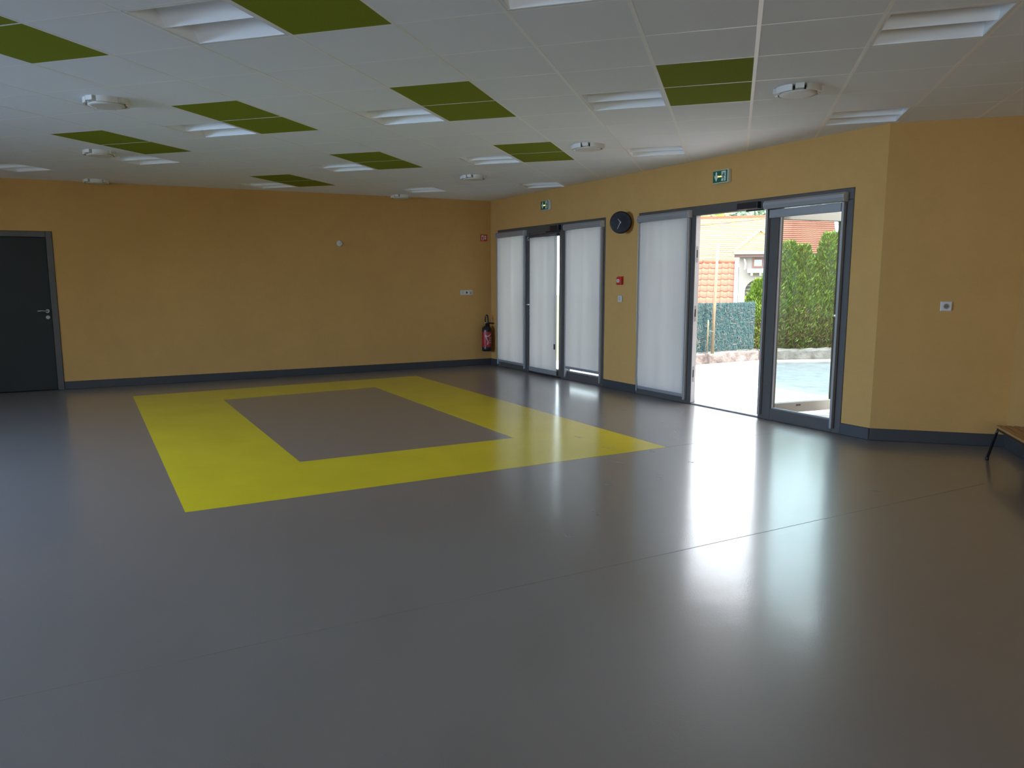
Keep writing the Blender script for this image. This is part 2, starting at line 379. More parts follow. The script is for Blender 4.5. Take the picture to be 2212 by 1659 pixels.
# recessed lights: square housing with two curved troughs
hs = MB(); e = .012; TH_L = .02
hs.box(.012, .588, .012, .03, 0, .02); hs.box(.012, .588, .57, .588, 0, .02); hs.box(.012, .0265, .03, .57, 0, .02); hs.box(.5735, .588, .03, .57, 0, .02)
hs.box(.012, .588, .012, .588, .10, .112)
def trough(y0, y1, d=.085, n=10):
    mb = MB(); vs = []; fs = []
    for x in (.0285, .5715):
        for i in range(n + 1):
            t = i / n; y = y0 + (y1 - y0) * t
            vs.append((x, y, .004 + d * math.sin(math.pi * t) ** .55))
    for i in range(n): fs.append((i, i + 1, n + 2 + i, n + 1 + i))
    mb.add(vs, fs, True)
    for x in (.0285, .5715):
        k = 0 if x == .0285 else n + 1
        mb.add([vs[k + i] for i in range(n + 1)], [tuple(range(n + 1))])
    return mb
me_h = hs.mesh('light_housing', M_lamp); me_t1 = trough(.03, .30).mesh('reflector_trough', M_lamp); me_t2 = trough(.30, .57).mesh('reflector_trough', M_lamp)
for (c, r), lab in LIGHTS.items():
    t = thing('ceiling_light', lab, 'light', (c * T, r * T, H + .001), 0, 'recessed ceiling lights')
    link('light_housing', me_h, t); link('reflector_trough', me_t1, t); link('reflector_trough', me_t2, t)

# round ceiling vents: collar, segmented ring, lower disc
def ring_seg(r0, r1, z0, z1, a0, a1, n=10):
    mb = MB(); vs = []; fs = []
    for i in range(n + 1):
        a = a0 + (a1 - a0) * i / n; c, s_ = math.cos(a), math.sin(a)
        vs += [(r0 * c, r0 * s_, z0), (r1 * c, r1 * s_, z0), (r1 * c, r1 * s_, z1), (r0 * c, r0 * s_, z1)]
    for i in range(n):
        for j in range(4): fs.append((4 * i + j, 4 * i + (j + 1) % 4, 4 * i + 4 + (j + 1) % 4, 4 * i + 4 + j))
    fs += [(0, 1, 2, 3), (4 * n + 3, 4 * n + 2, 4 * n + 1, 4 * n)]
    return mb.add(vs, fs)
me_col = MB().lathe([(.085, 0), (.085, -.03)], 28).mesh('vent_collar', M_vent_in)
me_disc = MB().lathe([(.118, -.034), (.125, -.038), (.125, -.044), (.10, -.050)], 32).mesh('vent_disc', M_vent)
me_seg = ring_seg(.138, .155, -.042, -.001, R(18), R(72)).mesh('vent_rim', M_vent)
blk = MB(); blk.box(.10, .165, -.028, .028, -.034, -.001); me_blk = blk.mesh('vent_bracket', M_vent)
VENTS = [((.5, 1.5), 'round white ceiling vent nearest the viewer, right of the rightmost green pair'), ((-2.5, 4.5), 'round ceiling vent beside the bright green pair over the glazed wall'),
         ((-5.5, 7.5), 'small round ceiling vent near the exit sign by the corner'), ((-8.5, 10.5), 'farthest tiny round vent where ceiling meets the back wall corner'),
         ((-7.5, -.5), 'round ceiling vent in the bluish ceiling at upper left'), ((-10.5, 2.5), 'round ceiling vent with dark shadow at far left'), ((-13.5, 5.5), 'small round vent close to the back wall at left')]
for (x, y), lab in VENTS:
    t = thing('ceiling_vent', lab, 'vent', (x * T, y * T, H + .003), 0, 'round ceiling vents')
    link('vent_collar', me_col, t); link('vent_disc', me_disc, t)
    for k in range(4): link('vent_rim', me_seg, t, rot=(0, 0, k * math.pi / 2)); link('vent_bracket', me_blk, t, rot=(0, 0, k * math.pi / 2))

# ------------------------------------------------------------------ glazed units (structure)
def wthing(name, label, cat, s, n, z, group=None): return thing(name, label, cat, W(s, n, z), ANG_W, group)
def bthing(name, label, cat, s, n, z, group=None): return thing(name, label, cat, B(s, n, z), ANG_B, group)
def member(name, root, x0, x1, z0, z1, y0=-.008, y1=.07, m=None): return MB().cbox(x0, x1, y0, y1, z0, z1, .005).build(name, m or M_frame, root)
def pane(root, x0, x1, z0, z1, y=.03, name='glass_pane'):
    return MB().box(x0, x1, y, y + .006, z0, z1).build(name, M_glass, root)
def bead(root, x0, x1, z0, z1, y=.012, w=.012):
    mb = MB(); mb.box(x0, x0 + w, y, y + .016, z0, z1); mb.box(x1 - w, x1, y, y + .016, z0, z1); mb.box(x0 + w, x1 - w, y, y + .016, z0, z0 + w); mb.box(x0 + w, x1 - w, y, y + .016, z1 - w, z1)
    return mb.build('glazing_bead', M_alu, root)
ZH0, ZH1 = 2.15, 2.253
# unit 1 (closed, blinds down)
u1 = struct(wthing('window_1', 'glazed door unit with three white blinds near the corner', 'window', 0, 0, 0), 'glazed door unit with three white blinds near the corner', 'window')
member('frame_head', u1, F1[0] + .002, F1[1] - .002, ZH0, ZH1)
member('frame_jamb', u1, F1[0] + .002, .325, .0, ZH0); member('frame_jamb', u1, 3.178, F1[1] - .002, 0, ZH0)
member('frame_mullion', u1, 1.13, 1.255, 0, ZH0); member('frame_mullion', u1, 2.20, 2.33, 0, ZH0)
for x0, x1 in ((.325, 1.13), (2.33, 3.178)):
    member('bottom_rail', u1, x0, x1, 0, .118); pane(u1, x0, x1, .118, ZH0); bead(u1, x0, x1, .118, ZH0)
member('threshold', u1, 1.255, 2.20, 0, .016, .0, .07, M_black)
d3 = struct(wthing('door_3', 'closed glazed door leaf behind the middle blind', 'door', 0, 0, 0), 'closed glazed door leaf behind the middle white blind', 'door')
member('door_stile', d3, 1.26, 1.335, .02, 2.145, 0, .06); member('door_stile', d3, 2.122, 2.195, .02, 2.145, 0, .06)
member('door_rail', d3, 1.335, 2.122, .02, .12, 0, .06); member('door_rail', d3, 1.335, 2.122, 2.075, 2.145, 0, .06)
pane(d3, 1.335, 2.122, .12, 2.075)
hd = MB().tube([(1.297, -.0, 1.06), (1.297, -.045, 1.06), (1.285, -.052, 1.06), (1.20, -.055, 1.062)], .010).build('door_handle', M_steel, d3)
MB().lathe([(.024, 0), (.024, -.008), (.018, -.010)], 16, 'y', Matrix.Translation((1.297, 0, 1.06))).build('handle_rose', M_steel, hd)
for dz in (-.09, -.14): MB().lathe([(.019, 0), (.019, -.006)], 14, 'y', Matrix.Translation((1.297, 0, 1.06 + dz))).build('lock_rose', M_dsteel, d3)
# unit 2 (leaf open outwards)
u2 = struct(wthing('window_2', 'glazed door unit with the open door', 'window', 0, 0, 0), 'glazed door unit whose door stands open', 'window')
member('frame_head', u2, F2[0] + .002, F2[1] - .002, ZH0, ZH1)
member('frame_jamb', u2, F2[0] + .002, 4.005, 0, ZH0); member('frame_jamb', u2, 6.885, F2[1] - .002, 0, ZH0)
member('frame_mullion', u2, 4.83, 4.953, 0, ZH0); member('frame_mullion', u2, 5.975, 6.135, 0, ZH0)
for x0, x1 in ((4.005, 4.83), (6.135, 6.885)):
    member('bottom_rail', u2, x0, x1, 0, .118); pane(u2, x0, x1, .118, ZH0); bead(u2, x0, x1, .118, ZH0)
member('threshold', u2, 4.953, 5.975, 0, .016, .0, .075, M_alu)
sj = MB().box(4.953, 4.957, .0, .062, .02, ZH0).build('lit_jamb_strip', M_alu2, u2); sj['label'] = 'pale strip painting daylight on the dark jamb face'  # inner face of the dark jamb: outdoor brightness put into a pale strip
for z in (.35, 1.05, 1.72):
    MB().box(4.957, 4.9585, .012, .04, z - .09, z + .09).build('strike_plate', M_alu, sj); MB().box(4.9585, 4.960, .018, .032, z - .035, z + .05).build('strike_slot', M_black, sj)
HG = W(5.985, .075, 0); TH_D = R(97); dd = -DW * math.cos(TH_D) + NW * math.sin(TH_D)
d2 = struct(thing('door_2', 'glazed door leaf', 'door', HG, math.atan2(dd.y, dd.x)), 'glazed door leaf standing open outside, seen through the right pane', 'door')
member('door_stile', d2, 0, .085, .03, 2.14, -.03, .03); member('door_stile', d2, .895, .98, .03, 2.14, -.03, .03)
M_leaf_lit = mat('leaf_lit_grey', (.32, .30, .29), .45)  # lit look of the anthracite rails put into a lighter grey
member('door_rail', d2, .085, .895, .03, .14, -.03, .03, M_leaf_lit); member('door_rail', d2, .085, .895, 2.04, 2.14, -.03, .03, M_leaf_lit); pane(d2, .085, .895, .14, 2.04, -.003)
lv = MB().tube([(.935, -.03, 1.05), (.935, -.075, 1.05), (.92, -.082, 1.05), (.80, -.082, 1.05)], .012).build('door_handle', M_white, d2)
MB().lathe([(.026, -.03), (.026, -.04)], 16, 'y', Matrix.Translation((.935, 0, 1.05))).build('handle_rose', M_alu2, lv)
MB().box(.40, .46, -.033, -.0305, .10, .115).build('maker_plate', M_black, d2)
# window in the left wall (lights the room from outside the frame)
u3 = struct(thing('window_3', 'wide window of the left wall', 'window', LF, ANG_L), 'wide daylight window in the left wall, outside the frame', 'window')
member('frame_head', u3, 1.4, 7.8, 2.39, 2.45); member('frame_sill', u3, 1.4, 7.8, .95, 1.01)
for k in range(6):
    x = 1.4 + k * 1.27; member('frame_mullion', u3, x, x + .06, 1.01, 2.39)
    if k < 5: pane(u3, x + .06, x + 1.27, 1.01, 2.39)

u4 = struct(thing('added_rear_window', 'added window of the rear wall', 'window', (XR, YREAR, 0), math.pi), 'added unseen window in the rear wall, for light from behind the viewer', 'window')  # made-up opening, added to bring light in from behind the viewer
member('frame_head', u4, .6, 3.2, 1.94, 2.0); member('frame_sill', u4, .6, 3.2, .95, 1.01)
for k in range(3):
    x = .6 + k * 1.27; member('frame_mullion', u4, x, x + .06, 1.01, 1.94)
    if k < 2: pane(u4, x + .06, x + 1.27, 1.01, 1.94)
# ------------------------------------------------------------------ dark door in the back wall
d1 = struct(bthing('door_1', 'dark door', 'door', 0, 0, 0), 'dark grey flush door at the left edge of the photo', 'door')
fx0, fx1 = -DOOR[1] + .002, -DOOR[0] - .002
member('door_frame', d1, fx1 - .075, fx1, 0, 2.095, -.012, .09); member('door_frame', d1, fx0, fx0 + .075, 0, 2.095, -.012, .09); member('door_frame', d1, fx0 + .075, fx1 - .075, 2.02, 2.095, -.012, .09)
lf = MB().cbox(fx0 + .078, fx1 - .078, .018, .06, .008, 2.017, .003).build('door_leaf', M_door, d1)
hx = fx1 - .125
h1 = MB().tube([(hx, .018, 1.057), (hx, -.03, 1.057), (hx - .012, -.038, 1.058), (hx - .06, -.040, 1.064), (hx - .115, -.040, 1.060)], [.010, .010, .010, .0095, .008]).build('door_handle', M_dsteel, d1)
MB().lathe([(.027, .018), (.027, .008), (.022, .006)], 18, 'y', Matrix.Translation((hx, 0, 1.057))).build('handle_rose', M_dsteel, h1)
MB().lathe([(.027, .018), (.027, .006), (.02, .004)], 18, 'y', Matrix.Translation((hx, 0, .975))).build('lock_rose', M_dsteel, d1)
MB().box(fx0 - .01, fx1 + .01, .205, .245, -.034, 2.11).build('light_block_panel', M_black, d1)  # added unseen panel, keeps outdoor light from leaking under the door

# ------------------------------------------------------------------ roller blinds
def blind(label, x0, x1, ztop, zbot, guides=True, rolled=False, on_door=False):
    t = wthing('roller_blind', label, 'blind', x0, 0, 0, 'white roller blinds on the glazed doors'); w = x1 - x0
    yb = -.02 if on_door else -.011
    if on_door: MB().lathe([(.022, 0), (.022, w)], 16, 'x', Matrix.Translation((0, yb - .012, ztop - .02))).build('roller_tube', M_frame, t)
    else:
        c = .004; prof = [(yb, ztop), (yb - .05, ztop), (yb - .068, ztop - .018), (yb - .070, ztop - .045), (yb - .058, ztop - .080), (yb, ztop - .085)]
        MB().prism(prof, -.035, w + .035, lambda u, v, d: (d, u, v)).build('cassette', M_alu, t)
        for xx in (-.040, w + .035): MB().prism([(y - .001 * (y < yb), z) for y, z in prof], xx, xx + .005, lambda u, v, d: (d, u, v)).build('cassette_cap', M_alu2, t)
    z1 = ztop - (.03 if on_door else .085); yf = yb - .022
    if rolled:
        MB().cbox(.01, w - .01, yf - .012, yf + .012, z1 - .085, z1 - .004, .004).build('bottom_bar', M_alu, t)
    else:
        mb = MB(); n = 24; vs = []; fs = []
        for i in range(n + 1):
            x = w * i / n; y = yf + .0015 * math.sin(i * .9) * (1.6 if on_door else 1)
            vs += [(x, y, zbot + .03), (x, y, z1)]
        for i in range(n): fs.append((2 * i, 2 * i + 2, 2 * i + 3, 2 * i + 1))
        mb.add(vs, fs, True); mb.build('blind_fabric', M_fabric, t, fix=False)
        MB().cbox(0, w, yf - .010, yf + .010, zbot, zbot + .036 + .03 * on_door, .003).build('bottom_bar', M_alu, t)
    if guides:
        for xx in (-.030, w + .004): MB().cbox(xx, xx + .024, yb - .04, yb, .045, ztop - .085, .003).build('guide_rail', M_alu, t)
    return t, w, yf
blind('white roller blind lowered over the leftmost pane, next to the corner', .33, 1.17, 2.205, .085)
tb, w, yf = blind('bright white roller blind on the closed glazed door, cord weight at right', 1.352, 2.13, 2.115, .035, guides=False, on_door=True)
MB().tube([(w - .035, yf - .018, 2.06), (w - .036, yf - .018, 1.2), (w - .032, yf - .018, .50)], .0022, 6).build('pull_cord', M_white2, tb)
MB().cbox(w - .042, w - .022, yf - .026, yf - .010, .42, .50, .004).build('cord_weight', M_black, tb)
MB().tube([(-.02, yf, 2.05), (-.05, yf - .01, 2.045), (-.06, yf - .01, 2.07), (-.03, yf - .008, 2.09)], .006, 6).build('end_bracket', M_alu2, tb)
blind('white roller blind stopping short of the sill, bright gap below it', 2.375, 3.195, 2.215, .165)
tb, w, yf = blind('white roller blind lowered over the pane left of the open doorway', 4.025, 4.86, 2.215, .075)
MB().tube([(-.055, yf, 2.15)] + [(-.056, yf, 2.0 - .24 * k) for k in range(5)] + [(-.055, yf, .80), (-.045, yf, .775), (-.035, yf, .80)] + [(-.036, yf, 1.0 + .28 * k) for k in range(5)], .0048, 6).build('bead_chain', mat('cream_chain', (.62, .55, .40), .5), tb)
blind('rolled-up roller blind above the clear pane right of the open doorway', 6.035, 6.885, 2.215, 2.03, rolled=True)
tb2 = [o for o in COL.objects if o.name.startswith('roller_blind')]

# door closers on the heads
def closer(s0, s1, z0, z1, label, a0_, a1_):
    t = wthing('door_closer', label, 'door closer', s0, 0, 0); w = s1 - s0
    MB().cbox(0, w, -.065, -.009, z0, z1, .006).build('closer_body', M_black, t)
    MB().box(a0_, a1_, -.028, -.010, z0 - .022, z0 - .008).build('closer_arm', M_black, t)
closer(1.96, 2.18, 2.155, 2.225, 'black door closer above the closed glazed door', -.17, .2)
closer(5.62, 5.90, 2.155, 2.222, 'black door closer above the open doorway', .10, .34)

# ------------------------------------------------------------------ wall things
# clock, turned a little into the room on a short bracket
ck = thing('wall_clock', 'round black wall clock between the two glazed units', 'clock', W(3.73, -.125, 2.152), ANG_W + R(40))
MB().lathe([(.128, .022), (.138, .012), (.138, -.012), (.130, -.022), (.122, -.020)], 48, 'y').build('clock_case', M_clock, ck)
MB().lathe([(.122, -.0195), (.06, -.0205), (.001, -.021)], 48, 'y', cap=False).build('clock_face', M_clock, ck)
def hand(ang, ln, w):
    mb = MB(); a = R(ang); d = Vector((math.sin(a), 0, math.cos(a))); n = Vector((d.z, 0, -d.x)) * w
    p = [-d * .012 - n, -d * .012 + n, d * ln + n * .6, d * ln - n * .6]
    mb.add([(q.x, -.024, q.z) for q in p] + [(q.x, -.026, q.z) for q in p], [(0, 1, 2, 3), (7, 6, 5, 4), (0, 4, 5, 1), (1, 5, 6, 2), (2, 6, 7, 3), (3, 7, 4, 0)]); return mb.build('clock_hand', M_hand, ck)
hand(-35, .052, .0045); hand(205, .088, .0040)
MB().lathe([(.006, -.021), (.006, -.028)], 12, 'y').build('hand_pin', M_hand, ck)
for k in range(12):
    a = R(30 * k); MB().box(-.002, .002, -.0225, -.0215, .100, .112, Matrix.Rotation(a, 4, 'Y')).build('hour_mark', M_vent_in, ck)
MB().box(-.02, .02, .02, .118, -.02, .02, Matrix.Rotation(R(-40), 4, 'Z')).build('wall_bracket', M_black, ck)
# fire alarm call point and switch
al = wthing('fire_alarm_button', 'red fire alarm call point with white panel, below the clock', 'alarm', 3.60, 0, 1.423)
MB().cbox(-.048, .048, -.048, -.0005, -.048, .048, .008).build('alarm_case', M_red, al)
MB().box(-.030, .022, -.0500, -.0481, -.018, .022).build('press_panel', M_signwhite, al); MB().box(-.014, .008, -.0508, -.0501, -.004, .006).build('press_mark', M_black, al)
MB().box(-.052, .052, -.018, -.0005, .049, .058).build('hinged_cover', M_red, al)
sw = wthing('light_switch', 'white light switch under the red alarm button', 'switch', 3.592, 0, 1.193)
MB().cbox(-.041, .041, -.016, -.0005, -.041, .041, .005).build('switch_plate', M_white, sw); MB().cbox(-.020, .020, -.024, -.016, -.026, .026, .003).build('rocker', M_white2, sw)
# exit signs
def exit_sign(s, z, label):
    t = wthing('exit_sign', label, 'sign', s, 0, z, 'green emergency exit signs')
    MB().cbox(-.112, .112, -.050, -.0005, -.068, .068, .006).build('sign_case', M_signwhite, t)
    fp = MB().box(-.105, .105, -.0518, -.0500, -.061, .061).build('sign_face', M_signgreen, t)
    def poly(pts, name, m, d=-.0530): MB().prism(pts, -.0519, d, lambda u, v, q: (u, q, v)).build(name, m, fp)
    poly([(-.067, .048), (-.045, .048), (-.045, .004), (-.030, .020), (-.030, -.006), (-.056, -.050), (-.082, -.006), (-.082, .020), (-.067, .004)], 'down_arrow', M_signwhite)
    poly([(.020, .052), (.082, .052), (.082, -.050), (.020, -.050)], 'doorway_panel', M_signwhite)
    # running figure cut out in green over the white doorway
    d = -.0542
    def gp(pts, nm='running_figure'): MB().prism(pts, -.0531, d, lambda u, v, q: (u, q, v)).build(nm, M_signgreen, fp)
    gp([(.048 + .0085 * math.cos(q), .030 + .0085 * math.sin(q)) for q in [k * math.pi / 5 for k in range(10)]])
    gp([(.040, .018), (.054, .020), (.060, -.006), (.046, -.010)])
    gp([(.052, .018), (.070, .036), (.075, .031), (.057, .009)]); gp([(.056, .008), (.074, -.002), (.078, .003), (.060, .013)])
    gp([(.042, .018), (.024, .010), (.026, .003), (.044, .010)])
    gp([(.046, -.008), (.030, -.018), (.014, -.014), (.014, -.021), (.032, -.027), (.054, -.012)]); gp([(.048, -.010), (.058, -.010), (.062, -.034), (.056, -.050), (.048, -.050), (.052, -.032)])
    MB().box(-.030, .020, -.0555, -.0543, -.006, .004).build('indicator_light', M_lens, t)
exit_sign(1.795, 2.529, 'small dark-looking green exit sign above the closed glazed doors')
exit_sign(5.352, 2.531, 'larger green exit sign with arrow above the open doorway')
# back wall: triple socket, disc, extinguisher and its sign
so = bthing('wall_socket', 'white triple wall socket strip left of the extinguisher', 'socket', .463, 0, 1.235)
MB().cbox(-.112, .112, -.012, -.0005, -.040, .040, .004).build('socket_plate', M_white, so)
MB().cbox(-.098, -.048, -.016, -.0121, -.028, .028, .003).build('blank_module', M_white2, so)
MB().lathe([(.024, -.0122), (.024, -.0135), (.019, -.0136), (.018, -.0124)], 24, 'y').build('socket_rim', M_white2, so); MB().lathe([(.018, -.0121), (.016, -.0126)], 24, 'y').build('socket_well', M_vent_in, so)
MB().cbox(.050, .096, -.015, -.0121, -.026, .026, .003).build('data_module', M_white2, so); MB().box(.062, .084, -.0162, -.0151, -.016, -.004).build('data_port', M_black, so)
di = bthing('wall_thermostat', 'small round cream disc high on the back wall', 'thermostat', 2.61, 0, 2.006)
MB().lathe([(.046, -.0005), (.046, -.012), (.040, -.020), (.012, -.023)], 28, 'y').build('disc_case', M_white, di); MB().lathe([(.010, -.0231), (.009, -.027)], 12, 'y').build('disc_dot', M_white2, di)
es = bthing('extinguisher_sign', 'small red and white extinguisher sign by the far corner', 'sign', .133, 0, 2.142)
MB().box(-.062, .062, -.004, -.0005, -.054, .054).build('sign_plate', M_red, es)
MB().box(-.046, -.004, -.0052, -.0041, -.040, .040).build('white_field', M_signwhite, es)
MB().box(-.036, -.016, -.0060, -.0053, -.034, .020).build('bottle_symbol', M_red, es)
for k, (a, b) in enumerate(((.012, .034), (-.026, .004))): MB().box(.010, .040, -.0052, -.0041, a, b).build('flame_symbol', M_signwhite, es)
fe = bthing('fire_extinguisher', 'dark fire extinguisher with red label hanging in the far corner', 'extinguisher', .145, -.115, .245)
MB().lathe([(.02, 0), (.072, .002), (.082, .012), (.082, .06), (.082, .35), (.076, .385), (.055, .415), (.030, .432), (.022, .438), (.022, .455)], 32).build('bottle', M_exting, fe)
lb = MB().lathe([(.0825, .075), (.0832, .08), (.0832, .325), (.0825, .33)], 32, cap=False).build('red_band', M_label_red, fe)
def patch(pts, name, m, r=.0842):
    # thin print wrapped on the bottle; pts in (angle deg from front, z)
    mb = MB(); n = len(pts) // 2; vs = []
    for a, z in pts: vs.append((r * math.sin(R(a)), -r * math.cos(R(a)), z))
    mb.add(vs, [(i, i + 1, 2 * n - 2 - i, 2 * n - 1 - i) for i in range(n - 1)]); return mb.build(name, m, lb)
patch([(-40, .285), (-20, .262), (0, .275), (20, .300), (45, .318), (45, .300), (20, .278), (0, .252), (-20, .245), (-40, .262)], 'white_swoosh', M_white2)
patch([(-35, .27), (-18, .20), (-5, .17), (-12, .12), (-40, .085), (-40, .097), (-22, .122), (-15, .17), (-28, .205), (-46, .27)], 'white_swoosh', M_white2)
for row, (z, aa, ab) in enumerate(((.215, 8, 50), (.175, 5, 48), (.135, 6, 40))):
    a = aa
    while a < ab: patch([(a, z), (a + 5, z), (a + 5, z + .024), (a, z + .024)], 'print_block', M_white2); a += 10
MB().lathe([(.026, .452), (.026, .478), (.018, .484)], 18).build('valve', M_black, fe)
MB().tube([(0, 0, .470), (.04, -.01, .474), (.13, -.02, .468)], [.013, .011, .008]).build('lever', M_black, fe)
MB().tube([(-.02, 0, .475), (-.03, -.01, .52), (-.028, -.01, .58), (-.012, -.01, .612), (.006, -.01, .610), (.018, -.01, .575), (.025, -.005, .50), (.06, .02, .42), (.088, .03, .30), (.090, .03, .16)], .012).build('hose', M_rubber, fe)
MB().lathe([(.0135, .475), (.0135, .489)], 12, M=Matrix.Translation((-.026, -.005, 0))).build('hose_ferrule', M_white, fe)
MB().box(-.03, .03, .082, .1145, .10, .40).build('wall_hook', M_black, fe)
# right socket on the short wall
s2 = thing('wall_socket', 'single white square wall socket on the short right wall', 'socket', (RC.x + .531, RC.y, 1.203))
MB().cbox(-.044, .044, -.014, -.0005, -.041, .041, .005).build('socket_plate', M_white, s2)
MB().lathe([(.026, -.0142), (.026, -.0156), (.0205, -.0158), (.020, -.0144)], 28, 'y').build('socket_rim', M_white2, s2); MB().lathe([(.0198, -.0141), (.0195, -.0147)], 28, 'y').build('socket_well', mat('socket_well', (.2, .17, .14), .5), s2)
for x in (-.0095, .0095): MB().lathe([(.0032, -.0147), (.003, -.0155)], 10, 'y', Matrix.Translation((x, 0, 0))).build('socket_hole', M_black, s2)
MB().lathe([(.003, -.0147), (.0024, -.024)], 10, 'y', Matrix.Translation((0, 0, .011))).build('earth_pin', M_dsteel, s2)

# ------------------------------------------------------------------ bench at the right edge
bn = thing('bench', 'low wooden slatted bench with black metal legs at the right edge', 'bench', (1.955, 1.86, 0))
BHt, BLn = .285, 1.5
for k in range(4):
    x0 = .002 + k * .059; mb = MB(); w = .053; pts = []
    for i in range(7): a = math.pi * i / 6; pts.append((x0 + w / 2 + w / 2 * math.cos(a), -.022 + .022 * math.sin(a)))
    pts += [(x0, -BLn), (x0 + w, -BLn)]
    mb.prism(pts, BHt - .018, BHt, lambda u, v, d: (u, v, d)); sl = mb.build('slat', M_wood, bn, bevel=.003)
    for yy in (-.06, -BLn + .06): MB().lathe([(.005, BHt - .001), (.004, BHt + .0015)], 10, M=Matrix.Translation((x0 + w / 2, yy, 0))).build('slat_screw', M_vent_in, sl)
MB().tube([(.012, -.05, BHt - .028), (.222, -.05, BHt - .028), (.222, -BLn + .05, BHt - .028), (.012, -BLn + .05, BHt - .028)], .0105, 8, True).build('seat_frame', M_black, bn)
for x, dx in ((.012, -.045), (.222, .025)):
    for y, dy in ((-.05, .055), (-BLn + .05, -.055)):
        lg = MB().tube([(x, y, BHt - .024), (x + dx * .2, y + dy * .2, BHt - .06), (x + dx, y + dy, .012)], .0115).build('leg', M_black, bn)
        MB().lathe([(.014, 0), (.014, .02), (.012, .022)], 12, M=Matrix.Translation((x + dx, y + dy, 0))).build('rubber_foot', M_rubber, lg)

# ------------------------------------------------------------------ outdoors
M_asph = mat('asphalt', (.215, .215, .225), .9, noise=(6, .18), bump=(60, .4, .01))
M_conc = mat('pale_concrete', (.58, .53, .50), .9, noise=(9, .16), bump=(50, .4, .01))
M_low = mat('rendered_low_wall', (.235, .195, .18), .9, noise=(5, .55), bump=(14, .8, .03))
M_kerb = mat('kerb_pale', (.42, .40, .38), .9, noise=(5, .2))
M_garden = mat('garden_soil', (.14, .16, .07), .95, noise=(3, .3))
M_brown = mat('brown_render', (.36, .21, .15), .85, noise=(2, .15))
ZG = -.035
gm = MB(); gm.box(-22, 18, -16, 9.0, ZG - .3, ZG)
gm.box(.2, 18, 9.0, 14.0, ZG - .3, ZG)
yard = struct(gm.build('yard_ground', M_asph), 'pale asphalt yard outside the open door', 'ground')
ap = MB(); ap.prism([(p.x, p.y) for p in (W(-.2, .25, 0), W(LW + .2, .25, 0), W(LW + 1.2, 1.9, 0), W(-.2, 2.2, 0))], ZG + .001, ZG + .010, lambda u, v, d: (u, v, d))
tag(ap.build('doorstep_paving', M_conc), 'bright pale concrete paving just outside the open door', 'paving', kind='structure')
gd = MB(); gd.box(-60, 70, 14.1, 140, -1.9, -1.5)
struct(gd.build('garden_ground', M_garden), 'lower garden ground beyond the fence', 'ground')

FA, FM, FB_, FC = Vector((-1.55, 7.55, 0)), Vector((.40, 9.56, 0)), Vector((1.72, 10.12, 0)), Vector((5.6, 11.6, 0))
def strip(a, b, t, z0, z1, side=1):
    d = (b - a).normalized(); n = Vector((-d.y, d.x, 0)) * side
    return [a, b, b + n * t, a + n * t]
def wall_strip(name, m, parent, off, th, z0, z1, pts, seg=10, jit=0):
    """low irregular wall along the polyline pts; off = offset outward (away from the yard)"""
    mb = MB()
    for a, b in zip(pts[:-1], pts[1:]):
        d = (b - a).normalized(); n = Vector((-d.y, d.x, 0)); a2, b2 = a + n * off, b + n * off
        vs = []; fs = []
        for i in range(seg + 1):
            p = a2 + (b2 - a2) * i / seg; zt = z1 + random.uniform(-jit, jit)
            vs += [(*p.xy, z0), (*(p - n * random.uniform(-jit, jit)).xy, zt - .02), (*(p + n * .02).xy, zt), (*(p + n * th).xy, zt), (*(p + n * th).xy, z0)]
        for i in range(seg):
            for j in range(4): fs.append((5 * i + j, 5 * i + j + 1, 5 * i + 6 + j, 5 * i + 5 + j))
        fs += [(0, 1, 2, 3, 4), tuple(5 * seg + j for j in (4, 3, 2, 1, 0))]
        mb.add(vs, fs)
    return mb.build(name, m, parent)
PTS = [FA, FM, FB_, FC]
lw = tag(wall_strip('low_wall', M_low, None, 0, .28, ZG, .17, PTS, 14, .012), 'low stained concrete wall under the teal brushwood fence', 'wall')
kb = MB()
for a, b in zip(PTS[:-1], PTS[1:]):
    d = (b - a).normalized(); n = Vector((-d.y, d.x, 0)); kb.prism([(p.x, p.y) for p in (a - n * .45, b - n * .45, b - n * .02, a - n * .02)], ZG + .001, ZG + .03, lambda u, v, q: (u, v, q))
tag(kb.build('kerb', M_kerb), 'pale kerb strip along the low wall', 'kerb', kind='structure')
